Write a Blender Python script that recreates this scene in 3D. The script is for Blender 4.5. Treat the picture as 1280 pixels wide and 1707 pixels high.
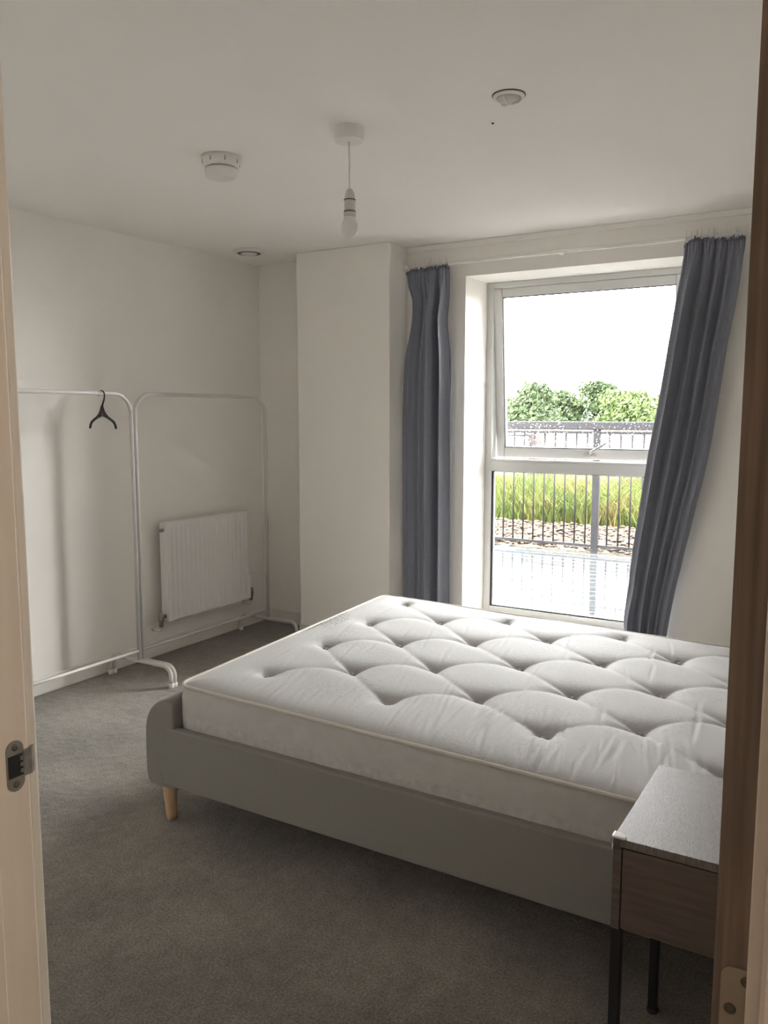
import bpy, math, random
from mathutils import Vector, noise

# ------------------------------------------------------------------ reset
for o in list(bpy.data.objects):
    bpy.data.objects.remove(o, do_unlink=True)
scene = bpy.context.scene
col = scene.collection
rnd = random.Random(7)
PI = math.pi

# ------------------------------------------------------------------ camera
cam_data = bpy.data.cameras.new('camera')
cam = bpy.data.objects.new('camera', cam_data)
col.objects.link(cam)
cam.location = (0.0, 0.0, 1.398)
cam.rotation_euler = (math.radians(90 - 6.8), 0, math.radians(30.93))
cam_data.sensor_fit = 'VERTICAL'
cam_data.sensor_height = 36.0
cam_data.lens = 36.0 * 1377.2 / 1707.0
cam_data.clip_start = 0.02
cam_data.clip_end = 400
scene.camera = cam

# ------------------------------------------------------------------ light: overcast sky through the window
world = bpy.data.worlds.new('overcast_sky')
scene.world = world
world.use_nodes = True
wn = world.node_tree.nodes
bg = wn['Background']
bg.inputs['Color'].default_value = (1.0, 0.985, 0.985, 1)
bg.inputs['Strength'].default_value = 8.0

sun = bpy.data.lights.new('hazy_sun', 'SUN')        # sun behind thin cloud, off to the right of the window
sun.energy = 1.0
sun.angle = math.radians(45)
sun.color = (1.0, 0.97, 0.93)
sun_o = bpy.data.objects.new('hazy_sun', sun)
col.objects.link(sun_o)
sun_o.rotation_euler = Vector((-0.62, -0.78, -0.46)).to_track_quat('-Z', 'Y').to_euler()

portal = bpy.data.lights.new('window_portal', 'AREA')
portal.shape = 'RECTANGLE'
portal.size = 1.19
portal.size_y = 2.0
portal.cycles.is_portal = True
po = bpy.data.objects.new('window_portal', portal)
col.objects.link(po)
po.location = (-1.462, 4.70, 1.17)
po.rotation_euler = (math.radians(-90), 0, 0)      # faces into the room (-y)

vs = scene.view_settings
vs.view_transform = 'Standard'
vs.look = 'None'
vs.gamma = 1.0
vs.use_curve_mapping = False
vs.exposure = 2.25

cy = scene.cycles
cy.use_denoising = True
cy.adaptive_threshold = 0.12
cy.adaptive_min_samples = 16
cy.caustics_reflective = True
cy.caustics_refractive = False
cy.max_bounces = 7
cy.diffuse_bounces = 6
cy.glossy_bounces = 4
cy.transparent_max_bounces = 16
cy.sample_clamp_indirect = 12.0

# ------------------------------------------------------------------ materials
def new_mat(name):
    m = bpy.data.materials.new(name)
    m.use_nodes = True
    nt = m.node_tree
    return m, nt, nt.nodes['Principled BSDF']

def mat(name, color, rough=0.6, metal=0.0, var=0.0, vscale=30.0, bump=0.0, bscale=200.0, spec=0.5, stretch=None, sheen=0.0, coat=0.0):
    """Principled material with noise colour variation and noise bump in object space."""
    m, nt, b = new_mat(name)
    b.inputs['Roughness'].default_value = rough
    b.inputs['Metallic'].default_value = metal
    b.inputs['Specular IOR Level'].default_value = spec
    b.inputs['Sheen Weight'].default_value = sheen
    b.inputs['Coat Weight'].default_value = coat
    b.inputs['Base Color'].default_value = (*color, 1)
    tc = nt.nodes.new('ShaderNodeTexCoord')
    mp = nt.nodes.new('ShaderNodeMapping')
    if stretch:
        mp.inputs['Scale'].default_value = stretch
    nt.links.new(tc.outputs['Object'], mp.inputs['Vector'])
    n1 = nt.nodes.new('ShaderNodeTexNoise')
    n1.inputs['Scale'].default_value = vscale
    n1.inputs['Detail'].default_value = 4
    nt.links.new(mp.outputs['Vector'], n1.inputs['Vector'])
    rp = nt.nodes.new('ShaderNodeValToRGB')
    rp.color_ramp.elements[0].position = 0.3
    rp.color_ramp.elements[1].position = 0.7
    rp.color_ramp.elements[0].color = (*[c * (1 - var) for c in color], 1)
    rp.color_ramp.elements[1].color = (*[min(1, c * (1 + var)) for c in color], 1)
    nt.links.new(n1.outputs['Fac'], rp.inputs['Fac'])
    nt.links.new(rp.outputs['Color'], b.inputs['Base Color'])
    if bump:
        n2 = nt.nodes.new('ShaderNodeTexNoise')
        n2.inputs['Scale'].default_value = bscale
        n2.inputs['Detail'].default_value = 3
        nt.links.new(mp.outputs['Vector'], n2.inputs['Vector'])
        bp = nt.nodes.new('ShaderNodeBump')
        bp.inputs['Strength'].default_value = bump
        bp.inputs['Distance'].default_value = 0.01
        nt.links.new(n2.outputs['Fac'], bp.inputs['Height'])
        nt.links.new(bp.outputs['Normal'], b.inputs['Normal'])
    return m

M = {}
M['wall'] = mat('white_wall_paint', (0.885, 0.855, 0.81), 0.85, var=0.015, vscale=2.0, bump=0.03, bscale=180, spec=0.25)
M['ceiling'] = mat('white_ceiling_paint', (0.91, 0.882, 0.85), 0.9, var=0.01, vscale=2.0, bump=0.02, bscale=150, spec=0.2)
M['trim'] = mat('white_satin_trim', (0.80, 0.77, 0.72), 0.38, var=0.01, vscale=3, spec=0.5)
M['jamb'] = mat('white_painted_lining', (0.82, 0.75, 0.68), 0.45, var=0.03, vscale=6, stretch=(8, 8, 0.6))
M['upvc'] = mat('white_window_plastic', (0.60, 0.60, 0.585), 0.32, var=0.005, vscale=3)
M['gasket'] = mat('black_rubber', (0.02, 0.022, 0.022), 0.6, var=0.1)
M['white_metal'] = mat('white_powder_coated_steel', (0.60, 0.585, 0.56), 0.35, var=0.01)
M['rad'] = mat('white_radiator_enamel', (0.80, 0.785, 0.765), 0.3, var=0.01)
M['chrome'] = mat('brushed_chrome', (0.62, 0.60, 0.57), 0.25, metal=1.0, var=0.08, vscale=80)
M['dull_chrome'] = mat('dull_chrome_valve', (0.30, 0.285, 0.265), 0.35, metal=0.8, var=0.2, vscale=60)
M['white_plastic'] = mat('white_plastic', (0.80, 0.78, 0.75), 0.4, var=0.01)
M['grey_line'] = mat('shadow_gap_grey', (0.12, 0.115, 0.11), 0.7, var=0.05)
M['black_plastic'] = mat('black_plastic', (0.012, 0.012, 0.011), 0.35, var=0.1)
M['black_metal'] = mat('black_metal', (0.012, 0.012, 0.013), 0.45, var=0.1)
M['mattress_side'] = mat('mattress_border_fabric', (0.47, 0.457, 0.44), 0.85, var=0.04, vscale=22, bump=0.12, bscale=70, spec=0.2, sheen=0.1)
M['damask_side'] = mat('crinkled_damask_border', (0.47, 0.457, 0.44), 0.8, var=0.10, vscale=45, bump=0.5, bscale=38, spec=0.25, sheen=0.1)
M['piping'] = mat('cream_piping', (0.58, 0.545, 0.485), 0.7, var=0.03, spec=0.3)
M['tuft'] = mat('grey_felt_tuft', (0.42, 0.41, 0.39), 0.9, var=0.15, vscale=300, spec=0.1)
M['print'] = mat('grey_label_print', (0.10, 0.097, 0.093), 0.9, var=0.1, spec=0.1)
M['bed'] = mat('light_grey_upholstery', (0.24, 0.225, 0.206), 0.9, var=0.05, vscale=400, bump=0.15, bscale=700, spec=0.2, sheen=0.15)
M['leg_wood'] = mat('pale_beech', (0.60, 0.41, 0.24), 0.45, var=0.15, vscale=14, stretch=(4, 4, 0.6))
M['curtain'] = mat('taupe_grey_curtain_cloth', (0.23, 0.24, 0.285), 0.85, var=0.07, vscale=120, bump=0.05, bscale=900, spec=0.2, sheen=0.25)
M['curtain_edge'] = mat('dark_slate_heading_tape', (0.17, 0.18, 0.215), 0.9, var=0.2, vscale=200)
M['oak'] = mat('brown_timber_lipping', (0.26, 0.19, 0.155), 0.5, var=0.28, vscale=9, stretch=(22, 22, 0.7), bump=0.03, bscale=60)
M['brass'] = mat('satin_hinge_metal', (0.46, 0.39, 0.30), 0.42, metal=0.55, var=0.06)
M['strike'] = mat('dull_nickel', (0.30, 0.285, 0.26), 0.45, metal=0.6, var=0.05)
M['screw'] = mat('dark_screw_metal', (0.16, 0.145, 0.12), 0.4, metal=0.7, var=0.2, vscale=200)
M['table_wood'] = mat('dark_brown_woodgrain', (0.11, 0.08, 0.066), 0.42, var=0.22, vscale=7, stretch=(1.2, 20, 14))
M['corner_guard'] = mat('glossy_clear_corner_guard', (0.80, 0.80, 0.80), 0.08, var=0.02, spec=1.0, coat=1.0)
M['bulb'] = mat('opal_bulb_glass', (0.74, 0.73, 0.70), 0.3, var=0.01)
M['holder'] = mat('pale_grey_lamp_holder', (0.60, 0.59, 0.56), 0.5, var=0.02)
M['deck_base'] = mat('deck_substructure', (0.05, 0.05, 0.05), 0.8, var=0.1)
M['rail_metal'] = mat('dark_grey_railing_paint', (0.009, 0.0085, 0.010), 0.6, spec=0.2, var=0.12, vscale=40)
M['podium'] = mat('gravel_bed_soil', (0.11, 0.085, 0.06), 0.95, var=0.3, vscale=8)
M['rendered_wall'] = mat('pale_pink_render', (0.066, 0.052, 0.048), 0.9, var=0.08, vscale=3)
M['coping'] = mat('dark_grey_coping', (0.06, 0.062, 0.068), 0.7, var=0.15, vscale=10)
M['cabinet_grey'] = mat('blue_grey_cabinet', (0.085, 0.095, 0.105), 0.5, var=0.05)
M['lawn'] = mat('far_field_green', (0.045, 0.07, 0.022), 0.95, var=0.25, vscale=0.3)
M['trunk'] = mat('tree_bark', (0.05, 0.042, 0.035), 0.9, var=0.3, vscale=6)

def multi_green(name, cols, scale):
    m, nt, b = new_mat(name)
    b.inputs['Roughness'].default_value = 0.8
    b.inputs['Specular IOR Level'].default_value = 0.2
    at = nt.nodes.new('ShaderNodeTexCoord')
    n = nt.nodes.new('ShaderNodeTexNoise')
    n.inputs['Scale'].default_value = scale
    n.inputs['Detail'].default_value = 5
    nt.links.new(at.outputs['Object'], n.inputs['Vector'])
    r = nt.nodes.new('ShaderNodeValToRGB')
    el = r.color_ramp.elements
    while len(el) < len(cols):
        el.new(0.5)
    for i, c in enumerate(cols):
        el[i].position = 0.32 + 0.36 * i / (len(cols) - 1)
        el[i].color = (*c, 1)
    nt.links.new(n.outputs['Fac'], r.inputs['Fac'])
    nt.links.new(r.outputs['Color'], b.inputs['Base Color'])
    return m
M['grass'] = multi_green('mixed_meadow_grass', [(0.036, 0.056, 0.010), (0.052, 0.064, 0.013), (0.080, 0.068, 0.02)], 3.5)
M['leaf_a'] = multi_green('yellow_green_leaves', [(0.035, 0.055, 0.014), (0.05, 0.072, 0.022), (0.065, 0.085, 0.03)], 0.9)
M['leaf_b'] = multi_green('dark_green_leaves', [(0.022, 0.037, 0.014), (0.034, 0.05, 0.021), (0.046, 0.063, 0.027)], 0.9)
M['stone'] = multi_green('mixed_tan_pebbles', [(0.014, 0.009, 0.006), (0.043, 0.028, 0.018), (0.078, 0.058, 0.043)], 16.0)

# carpet: speckled pile with brushed patches
def carpet():
    m, nt, b = new_mat('grey_carpet')
    b.inputs['Roughness'].default_value = 0.95
    b.inputs['Specular IOR Level'].default_value = 0.1
    b.inputs['Sheen Weight'].default_value = 0.25
    tc = nt.nodes.new('ShaderNodeTexCoord')
    def noise_node(scale, detail, rough=0.5):
        n = nt.nodes.new('ShaderNodeTexNoise')
        n.inputs['Scale'].default_value = scale
        n.inputs['Detail'].default_value = detail
        n.inputs['Roughness'].default_value = rough
        nt.links.new(tc.outputs['Object'], n.inputs['Vector'])
        return n
    fine = noise_node(150, 3, 0.75)
    mid = noise_node(26, 3)
    big = noise_node(2.1, 3)
    r1 = nt.nodes.new('ShaderNodeValToRGB')
    r1.color_ramp.elements[0].position = 0.36; r1.color_ramp.elements[0].color = (0.135, 0.12, 0.103, 1)
    r1.color_ramp.elements[1].position = 0.66; r1.color_ramp.elements[1].color = (0.32, 0.291, 0.257, 1)
    nt.links.new(fine.outputs['Fac'], r1.inputs['Fac'])
    r2 = nt.nodes.new('ShaderNodeValToRGB')
    r2.color_ramp.elements[0].position = 0.40; r2.color_ramp.elements[0].color = (0.84, 0.84, 0.84, 1)
    r2.color_ramp.elements[1].position = 0.62; r2.color_ramp.elements[1].color = (1.20, 1.19, 1.19, 1)
    nt.links.new(big.outputs['Fac'], r2.inputs['Fac'])
    mx = nt.nodes.new('ShaderNodeMixRGB'); mx.blend_type = 'MULTIPLY'; mx.inputs[0].default_value = 1
    nt.links.new(r1.outputs['Color'], mx.inputs[1]); nt.links.new(r2.outputs['Color'], mx.inputs[2])
    r3 = nt.nodes.new('ShaderNodeValToRGB')
    r3.color_ramp.elements[0].position = 0.35; r3.color_ramp.elements[0].color = (0.90, 0.90, 0.90, 1)
    r3.color_ramp.elements[1].position = 0.65; r3.color_ramp.elements[1].color = (1.08, 1.08, 1.08, 1)
    nt.links.new(mid.outputs['Fac'], r3.inputs['Fac'])
    mx2 = nt.nodes.new('ShaderNodeMixRGB'); mx2.blend_type = 'MULTIPLY'; mx2.inputs[0].default_value = 1
    nt.links.new(mx.outputs['Color'], mx2.inputs[1]); nt.links.new(r3.outputs['Color'], mx2.inputs[2])
    nt.links.new(mx2.outputs['Color'], b.inputs['Base Color'])
    bp = nt.nodes.new('ShaderNodeBump'); bp.inputs['Strength'].default_value = 0.6; bp.inputs['Distance'].default_value = 0.006
    nt.links.new(fine.outputs['Fac'], bp.inputs['Height'])
    bp2 = nt.nodes.new('ShaderNodeBump'); bp2.inputs['Strength'].default_value = 0.35; bp2.inputs['Distance'].default_value = 0.02
    nt.links.new(mid.outputs['Fac'], bp2.inputs['Height']); nt.links.new(bp.outputs['Normal'], bp2.inputs['Normal'])
    nt.links.new(bp2.outputs['Normal'], b.inputs['Normal'])
    return m
M['carpet'] = carpet()

# mattress ticking: off-white with a faint grey damask print that fades in and out
def ticking():
    m, nt, b = new_mat('offwhite_damask_ticking')
    b.inputs['Roughness'].default_value = 0.8
    b.inputs['Specular IOR Level'].default_value = 0.25
    b.inputs['Sheen Weight'].default_value = 0.1
    tc = nt.nodes.new('ShaderNodeTexCoord')
    def noise_node(scale, detail, dist=0.0):
        n = nt.nodes.new('ShaderNodeTexNoise')
        n.inputs['Scale'].default_value = scale
        n.inputs['Detail'].default_value = detail
        n.inputs['Distortion'].default_value = dist
        nt.links.new(tc.outputs['Object'], n.inputs['Vector'])
        return n
    pat = noise_node(42, 2, 2.5)
    gate = noise_node(3.2, 2)
    rp = nt.nodes.new('ShaderNodeValToRGB')
    rp.color_ramp.elements[0].position = 0.54; rp.color_ramp.elements[0].color = (0, 0, 0, 1)
    rp.color_ramp.elements[1].position = 0.60; rp.color_ramp.elements[1].color = (1, 1, 1, 1)
    nt.links.new(pat.outputs['Fac'], rp.inputs['Fac'])
    rg = nt.nodes.new('ShaderNodeValToRGB')
    rg.color_ramp.elements[0].position = 0.52; rg.color_ramp.elements[0].color = (0, 0, 0, 1)
    rg.color_ramp.elements[1].position = 0.62; rg.color_ramp.elements[1].color = (0.55, 0.55, 0.55, 1)
    nt.links.new(gate.outputs['Fac'], rg.inputs['Fac'])
    mu = nt.nodes.new('ShaderNodeMath'); mu.operation = 'MULTIPLY'
    nt.links.new(rp.outputs['Color'], mu.inputs[0]); nt.links.new(rg.outputs['Color'], mu.inputs[1])
    mx = nt.nodes.new('ShaderNodeMixRGB')
    mx.inputs[1].default_value = (0.435, 0.424, 0.416, 1)
    mx.inputs[2].default_value = (0.34, 0.332, 0.327, 1)
    nt.links.new(mu.outputs[0], mx.inputs[0])
    nt.links.new(mx.outputs['Color'], b.inputs['Base Color'])
    bp = nt.nodes.new('ShaderNodeBump'); bp.inputs['Strength'].default_value = 0.12; bp.inputs['Distance'].default_value = 0.01
    nt.links.new(pat.outputs['Fac'], bp.inputs['Height'])
    nt.links.new(bp.outputs['Normal'], b.inputs['Normal'])
    return m
M['ticking'] = ticking()

# window glass: clear pane, Fresnel reflection over straight transmission
def pane_glass():
    m, nt, b = new_mat('clear_window_glass')
    nt.nodes.remove(b)
    out = nt.nodes['Material Output']
    tr = nt.nodes.new('ShaderNodeBsdfTransparent'); tr.inputs['Color'].default_value = (0.96, 0.975, 0.97, 1)
    gl = nt.nodes.new('ShaderNodeBsdfGlossy'); gl.inputs['Roughness'].default_value = 0.02
    fr = nt.nodes.new('ShaderNodeFresnel'); fr.inputs['IOR'].default_value = 1.3
    mx = nt.nodes.new('ShaderNodeMixShader')
    nt.links.new(fr.outputs[0], mx.inputs[0]); nt.links.new(tr.outputs[0], mx.inputs[1]); nt.links.new(gl.outputs[0], mx.inputs[2])
    nt.links.new(mx.outputs[0], out.inputs['Surface'])
    return m
M['glass'] = pane_glass()
m, nt, b = new_mat('rain_drop_water')
b.inputs['Base Color'].default_value = (0.9, 0.93, 0.95, 1); b.inputs['Roughness'].default_value = 0.05
b.inputs['Transmission Weight'].default_value = 1.0; b.inputs['IOR'].default_value = 1.33
M['water'] = m

# wet deck board
def deck_mat():
    m, nt, b = new_mat('wet_grey_deck_board')
    tc = nt.nodes.new('ShaderNodeTexCoord')
    mp = nt.nodes.new('ShaderNodeMapping'); mp.inputs['Scale'].default_value = (0.5, 9, 9)
    nt.links.new(tc.outputs['Object'], mp.inputs['Vector'])
    n = nt.nodes.new('ShaderNodeTexNoise'); n.inputs['Scale'].default_value = 5; n.inputs['Detail'].default_value = 4
    nt.links.new(mp.outputs['Vector'], n.inputs['Vector'])
    r = nt.nodes.new('ShaderNodeValToRGB')
    r.color_ramp.elements[0].position = 0.3; r.color_ramp.elements[0].color = (0.022, 0.024, 0.026, 1)
    r.color_ramp.elements[1].position = 0.7; r.color_ramp.elements[1].color = (0.036, 0.039, 0.042, 1)
    nt.links.new(n.outputs['Fac'], r.inputs['Fac']); nt.links.new(r.outputs['Color'], b.inputs['Base Color'])
    r2 = nt.nodes.new('ShaderNodeValToRGB')
    r2.color_ramp.elements[0].position = 0.35; r2.color_ramp.elements[0].color = (0.02, 0.02, 0.02, 1)
    r2.color_ramp.elements[1].position = 0.65; r2.color_ramp.elements[1].color = (0.07, 0.07, 0.07, 1)
    nt.links.new(n.outputs['Fac'], r2.inputs['Fac']); nt.links.new(r2.outputs['Color'], b.inputs['Roughness'])
    b.inputs['Specular IOR Level'].default_value = 0.45
    bp = nt.nodes.new('ShaderNodeBump'); bp.inputs['Strength'].default_value = 0.06; bp.inputs['Distance'].default_value = 0.002
    nt.links.new(n.outputs['Fac'], bp.inputs['Height']); nt.links.new(bp.outputs['Normal'], b.inputs['Normal'])
    return m
M['deck'] = deck_mat()

# textured table top: dark brown laminate with fine embossed grain
def table_top_mat():
    m, nt, b = new_mat('embossed_brown_table_top')
    b.inputs['Roughness'].default_value = 0.48
    b.inputs['Specular IOR Level'].default_value = 0.35
    tc = nt.nodes.new('ShaderNodeTexCoord')
    mp = nt.nodes.new('ShaderNodeMapping'); mp.inputs['Scale'].default_value = (120, 10, 10)
    nt.links.new(tc.outputs['Object'], mp.inputs['Vector'])
    n = nt.nodes.new('ShaderNodeTexNoise'); n.inputs['Scale'].default_value = 5; n.inputs['Detail'].default_value = 3
    nt.links.new(mp.outputs['Vector'], n.inputs['Vector'])
    r = nt.nodes.new('ShaderNodeValToRGB')
    r.color_ramp.elements[0].position = 0.35; r.color_ramp.elements[0].color = (0.105, 0.083, 0.072, 1)
    r.color_ramp.elements[1].position = 0.65; r.color_ramp.elements[1].color = (0.20, 0.165, 0.145, 1)
    nt.links.new(n.outputs['Fac'], r.inputs['Fac']); nt.links.new(r.outputs['Color'], b.inputs['Base Color'])
    bp = nt.nodes.new('ShaderNodeBump'); bp.inputs['Strength'].default_value = 0.25; bp.inputs['Distance'].default_value = 0.0015
    nt.links.new(n.outputs['Fac'], bp.inputs['Height']); nt.links.new(bp.outputs['Normal'], b.inputs['Normal'])
    return m
M['table_top'] = table_top_mat()

# ------------------------------------------------------------------ mesh helpers (world coordinates in, local meshes out)
class MB:
    def __init__(self):
        self.v = []; self.f = []; self.s = []
    def face(self, idx, smooth=False):
        self.f.append(tuple(idx)); self.s.append(smooth)
    def box(self, a, b):
        i = len(self.v)
        x0, y0, z0 = a; x1, y1, z1 = b
        self.v += [(x0,y0,z0),(x1,y0,z0),(x1,y1,z0),(x0,y1,z0),(x0,y0,z1),(x1,y0,z1),(x1,y1,z1),(x0,y1,z1)]
        for q in ((3,2,1,0),(4,5,6,7),(0,1,5,4),(1,2,6,5),(2,3,7,6),(3,0,4,7)):
            self.face([i + k for k in q])
        return self
    def hexa(self, p):
        i = len(self.v); self.v += [tuple(q) for q in p]
        for q in ((3,2,1,0),(4,5,6,7),(0,1,5,4),(1,2,6,5),(2,3,7,6),(3,0,4,7)):
            self.face([i + k for k in q])
        return self
    def tube(self, path, r, n=10, closed=False, cap=True):
        P = [Vector(p) for p in path]
        m = len(P)
        rad = r if isinstance(r, (list, tuple)) else [r] * m
        T = []
        for i in range(m):
            if closed:
                t = P[(i + 1) % m] - P[i - 1]
            else:
                t = P[min(i + 1, m - 1)] - P[max(i - 1, 0)]
            T.append(t.normalized())
        up = Vector((0, 0, 1)) if abs(T[0].z) < 0.9 else Vector((1, 0, 0))
        nrm = (up - T[0] * up.dot(T[0])).normalized()
        base = len(self.v)
        for i in range(m):
            nrm = (nrm - T[i] * nrm.dot(T[i])).normalized()
            bn = T[i].cross(nrm)
            for k in range(n):
                a = 2 * PI * k / n
                self.v.append(tuple(P[i] + (nrm * math.cos(a) + bn * math.sin(a)) * rad[i]))
        for i in range(m if closed else m - 1):
            j = (i + 1) % m
            for k in range(n):
                l = (k + 1) % n
                self.face((base + i*n + k, base + i*n + l, base + j*n + l, base + j*n + k), True)
        if cap and not closed:
            self.face([base + k for k in range(n)][::-1])
            self.face([base + (m - 1) * n + k for k in range(n)])
        return self
    def lathe(self, c, prof, n=32, axis='z', smooth=True):
        """prof: list of (radius, offset along axis)."""
        c = Vector(c); base = len(self.v)
        def pt(r, h, a):
            x, y = r * math.cos(a), r * math.sin(a)
            d = {'z': (x, y, h), 'x': (h, x, y), 'y': (x, h, y)}[axis]
            return tuple(c + Vector(d))
        for r, h in prof:
            for k in range(n):
                self.v.append(pt(max(r, 1e-5), h, 2 * PI * k / n))
        for i in range(len(prof) - 1):
            for k in range(n):
                l = (k + 1) % n
                self.face((base + i*n + k, base + i*n + l, base + (i+1)*n + l, base + (i+1)*n + k), smooth)
        self.face([base + k for k in range(n)][::-1])
        self.face([base + (len(prof) - 1) * n + k for k in range(n)])
        return self
    def grid(self, fn, nu, nv, smooth=True):
        base = len(self.v)
        for j in range(nv + 1):
            for i in range(nu + 1):
                self.v.append(tuple(fn(i / nu, j / nv)))
        w = nu + 1
        for j in range(nv):
            for i in range(nu):
                a = base + j * w + i
                self.face((a, a + 1, a + w + 1, a + w), smooth)
        return self
    def prism(self, poly, fn, t0, t1, smooth=False):
        """poly: 2-D outline; fn(p, q, t) -> world point; extruded from t0 to t1."""
        base = len(self.v); n = len(poly)
        for t in (t0, t1):
            for p, q in poly:
                self.v.append(tuple(fn(p, q, t)))
        for k in range(n):
            l = (k + 1) % n
            self.face((base + k, base + l, base + n + l, base + n + k), smooth)
        self.face([base + k for k in range(n)][::-1])
        self.face([base + n + k for k in range(n)])
        return self
    def build(self, name, m, parent=None, bevel=0.0, seg=2, subsurf=0, solid=0.0):
        off = origin_of(parent)
        if parent is None:
            xs = [p[0] for p in self.v]; ys = [p[1] for p in self.v]; zs = [p[2] for p in self.v]
            off = Vector(((min(xs) + max(xs)) / 2, (min(ys) + max(ys)) / 2, min(zs)))
        me = bpy.data.meshes.new(name)
        me.from_pydata([tuple(Vector(p) - off) for p in self.v], [], self.f)
        me.polygons.foreach_set('use_smooth', self.s)
        me.update()
        import bmesh
        bm = bmesh.new(); bm.from_mesh(me)
        bmesh.ops.recalc_face_normals(bm, faces=bm.faces)
        bm.to_mesh(me); bm.free()
        me.materials.append(m)
        o = bpy.data.objects.new(name, me)
        col.objects.link(o)
        if parent is None:
            o.location = off
            ORIG[o.name] = off
        else:
            o.parent = parent
            ORIG[o.name] = off
        if solid:
            md = o.modifiers.new('thickness', 'SOLIDIFY'); md.thickness = solid; md.offset = 0
        if bevel:
            md = o.modifiers.new('bevel', 'BEVEL'); md.width = bevel; md.segments = seg
            md.limit_method = 'ANGLE'; md.angle_limit = math.radians(40)
            md.harden_normals = False
        if subsurf:
            md = o.modifiers.new('sub', 'SUBSURF'); md.levels = subsurf; md.render_levels = subsurf
        return o
ORIG = {}
def origin_of(p):
    return ORIG[p.name] if p is not None else Vector((0, 0, 0))
def thing(name, loc, label=None, cat=None, group=None, kind=None):
    o = bpy.data.objects.new(name, None)
    o.empty_display_size = 0.1
    col.objects.link(o)
    o.location = loc
    ORIG[o.name] = Vector(loc)
    return tag(o, label, cat, group, kind)
def tag(o, label=None, cat=None, group=None, kind=None):
    if label: o['label'] = label
    if cat: o['category'] = cat
    if group: o['group'] = group
    if kind: o['kind'] = kind
    return o
def dup(o, parent, loc):
    c = o.copy(); col.objects.link(c); c.parent = parent; c.location = loc
    return c
def bend(points, radius, n=7):
    """polyline with rounded corners"""
    P = [Vector(p) for p in points]
    out = [P[0]]
    for i in range(1, len(P) - 1):
        a = (P[i-1] - P[i]); b_ = (P[i+1] - P[i])
        r = min(radius, a.length * 0.49, b_.length * 0.49)
        a.normalize(); b_.normalize()
        s, e = P[i] + a * r, P[i] + b_ * r
        for k in range(n + 1):
            t = k / n
            # circular-looking blend
            w0, w1, w2 = (1-t)**2, 2*t*(1-t)*0.72, t**2
            out.append((s*w0 + P[i]*w1 + e*w2) / (w0 + w1 + w2))
    out.append(P[-1])
    return out
def lerp(a, b, t): return a + (b - a) * t
def smooth01(t):
    t = max(0, min(1, t)); return t * t * (3 - 2 * t)

# ------------------------------------------------------------------ the setting
XL, XR_, YN, YW, YA, YC, H = -3.54, 0.14, 0.62, 4.305, 4.32, 4.095, 2.35
REV = 4.60                                    # plane of the window frame's inner face
WX0, WX1, WZ0, WZ1 = -2.046, -0.878, 0.185, 2.16
DX0, DX1, DZ = -0.888, -0.049, 2.05           # door opening
CX0, CX1 = -3.067, -2.42                      # boxed-out pier

tag(MB().box((XL - .1, -2.0, -0.10), (1.4, YW + .42, 0)).build('floor', M['carpet']), 'speckled grey carpet covering the whole bedroom floor', 'floor', kind='structure')
tag(MB().box((XL - .1, -2.0, H), (1.4, YW + .42, H + .12)).build('ceiling', M['ceiling']), 'plain off-white plaster ceiling', 'ceiling', kind='structure')
tag(MB().box((XL - .1, YN, 0), (XL, YW + .42, H)).build('wall_left', M['wall']), 'white wall behind the radiator and clothes racks', 'wall', kind='structure')
tag(MB().box((XR_, YN, 0), (XR_ + .1, YW + .42, H)).build('wall_right', M['wall']), 'white wall at the head of the bed', 'wall', kind='structure')
w = MB()
w.box((CX0 - .02, YW, 0), (WX0, YW + .42, H))
w.box((WX1, YW, 0), (XR_, YW + .42, H))
w.box((WX0, YW, 0), (WX1, YW + .42, WZ0))
w.box((WX0, YW, WZ1), (WX1, YW + .42, H))
tag(w.build('wall_window', M['wall']), 'white wall with a deep window reveal', 'wall', kind='structure')
tag(MB().box((XL, YA, 0), (CX0 - .02, YW + .42, H)).build('wall_alcove', M['wall']), 'narrow white alcove wall between radiator wall and pier', 'wall', kind='structure')
tag(MB().box((CX0, YC, 0), (CX1, YW, H)).build('wall_pier', M['wall'], bevel=0.006), 'boxed-out white pier left of the curtains', 'wall', kind='structure')
w = MB()
w.box((XL - .1, .50, 0), (DX0 - .03, YN, H))
w.box((DX1 + .03, .50, 0), (1.4, YN, H))
w.box((DX0 - .03, .50, DZ + .03), (DX1 + .03, YN, H))
tag(w.build('wall_near', M['wall']), 'white wall around the doorway', 'wall', kind='structure')
# hallway behind the camera
w = MB()
w.box((-1.75, -1.6, 0), (-1.65, .5, H)); w.box((1.1, -1.6, 0), (1.2, .5, H)); w.box((-1.75, -1.7, 0), (1.2, -1.6, H))
tag(w.build('wall_hall', M['wall']), 'white hallway walls outside the bedroom door', 'wall', kind='structure')

def skirting(name, boxes, label):
    w = MB()
    for a, b_ in boxes:
        w.box(a, b_)
    tag(w.build(name, M['trim'], bevel=0.005, seg=3), label, 'baseboard', kind='structure')
SK, ST = 0.088, 0.016
skirting('baseboard_left', [((XL, YN, 0), (XL + ST, YA, SK))], 'white skirting board under the radiator')
skirting('baseboard_alcove', [((XL + ST, YA - ST, 0), (CX0, YA, SK))], 'short white skirting board in the alcove')
skirting('baseboard_pier', [((CX0, YC - ST, 0), (CX1 + ST, YC, SK)), ((CX1, YC, 0), (CX1 + ST, YW - ST, SK))], 'white skirting board around the pier')
skirting('baseboard_window', [((CX1 + ST, YW - ST, 0), (XR_, YW, SK))], 'white skirting board below the window')
skirting('baseboard_right', [((XR_ - ST, YN, 0), (XR_, YW - ST, SK))], 'white skirting board at the head of the bed')

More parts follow.
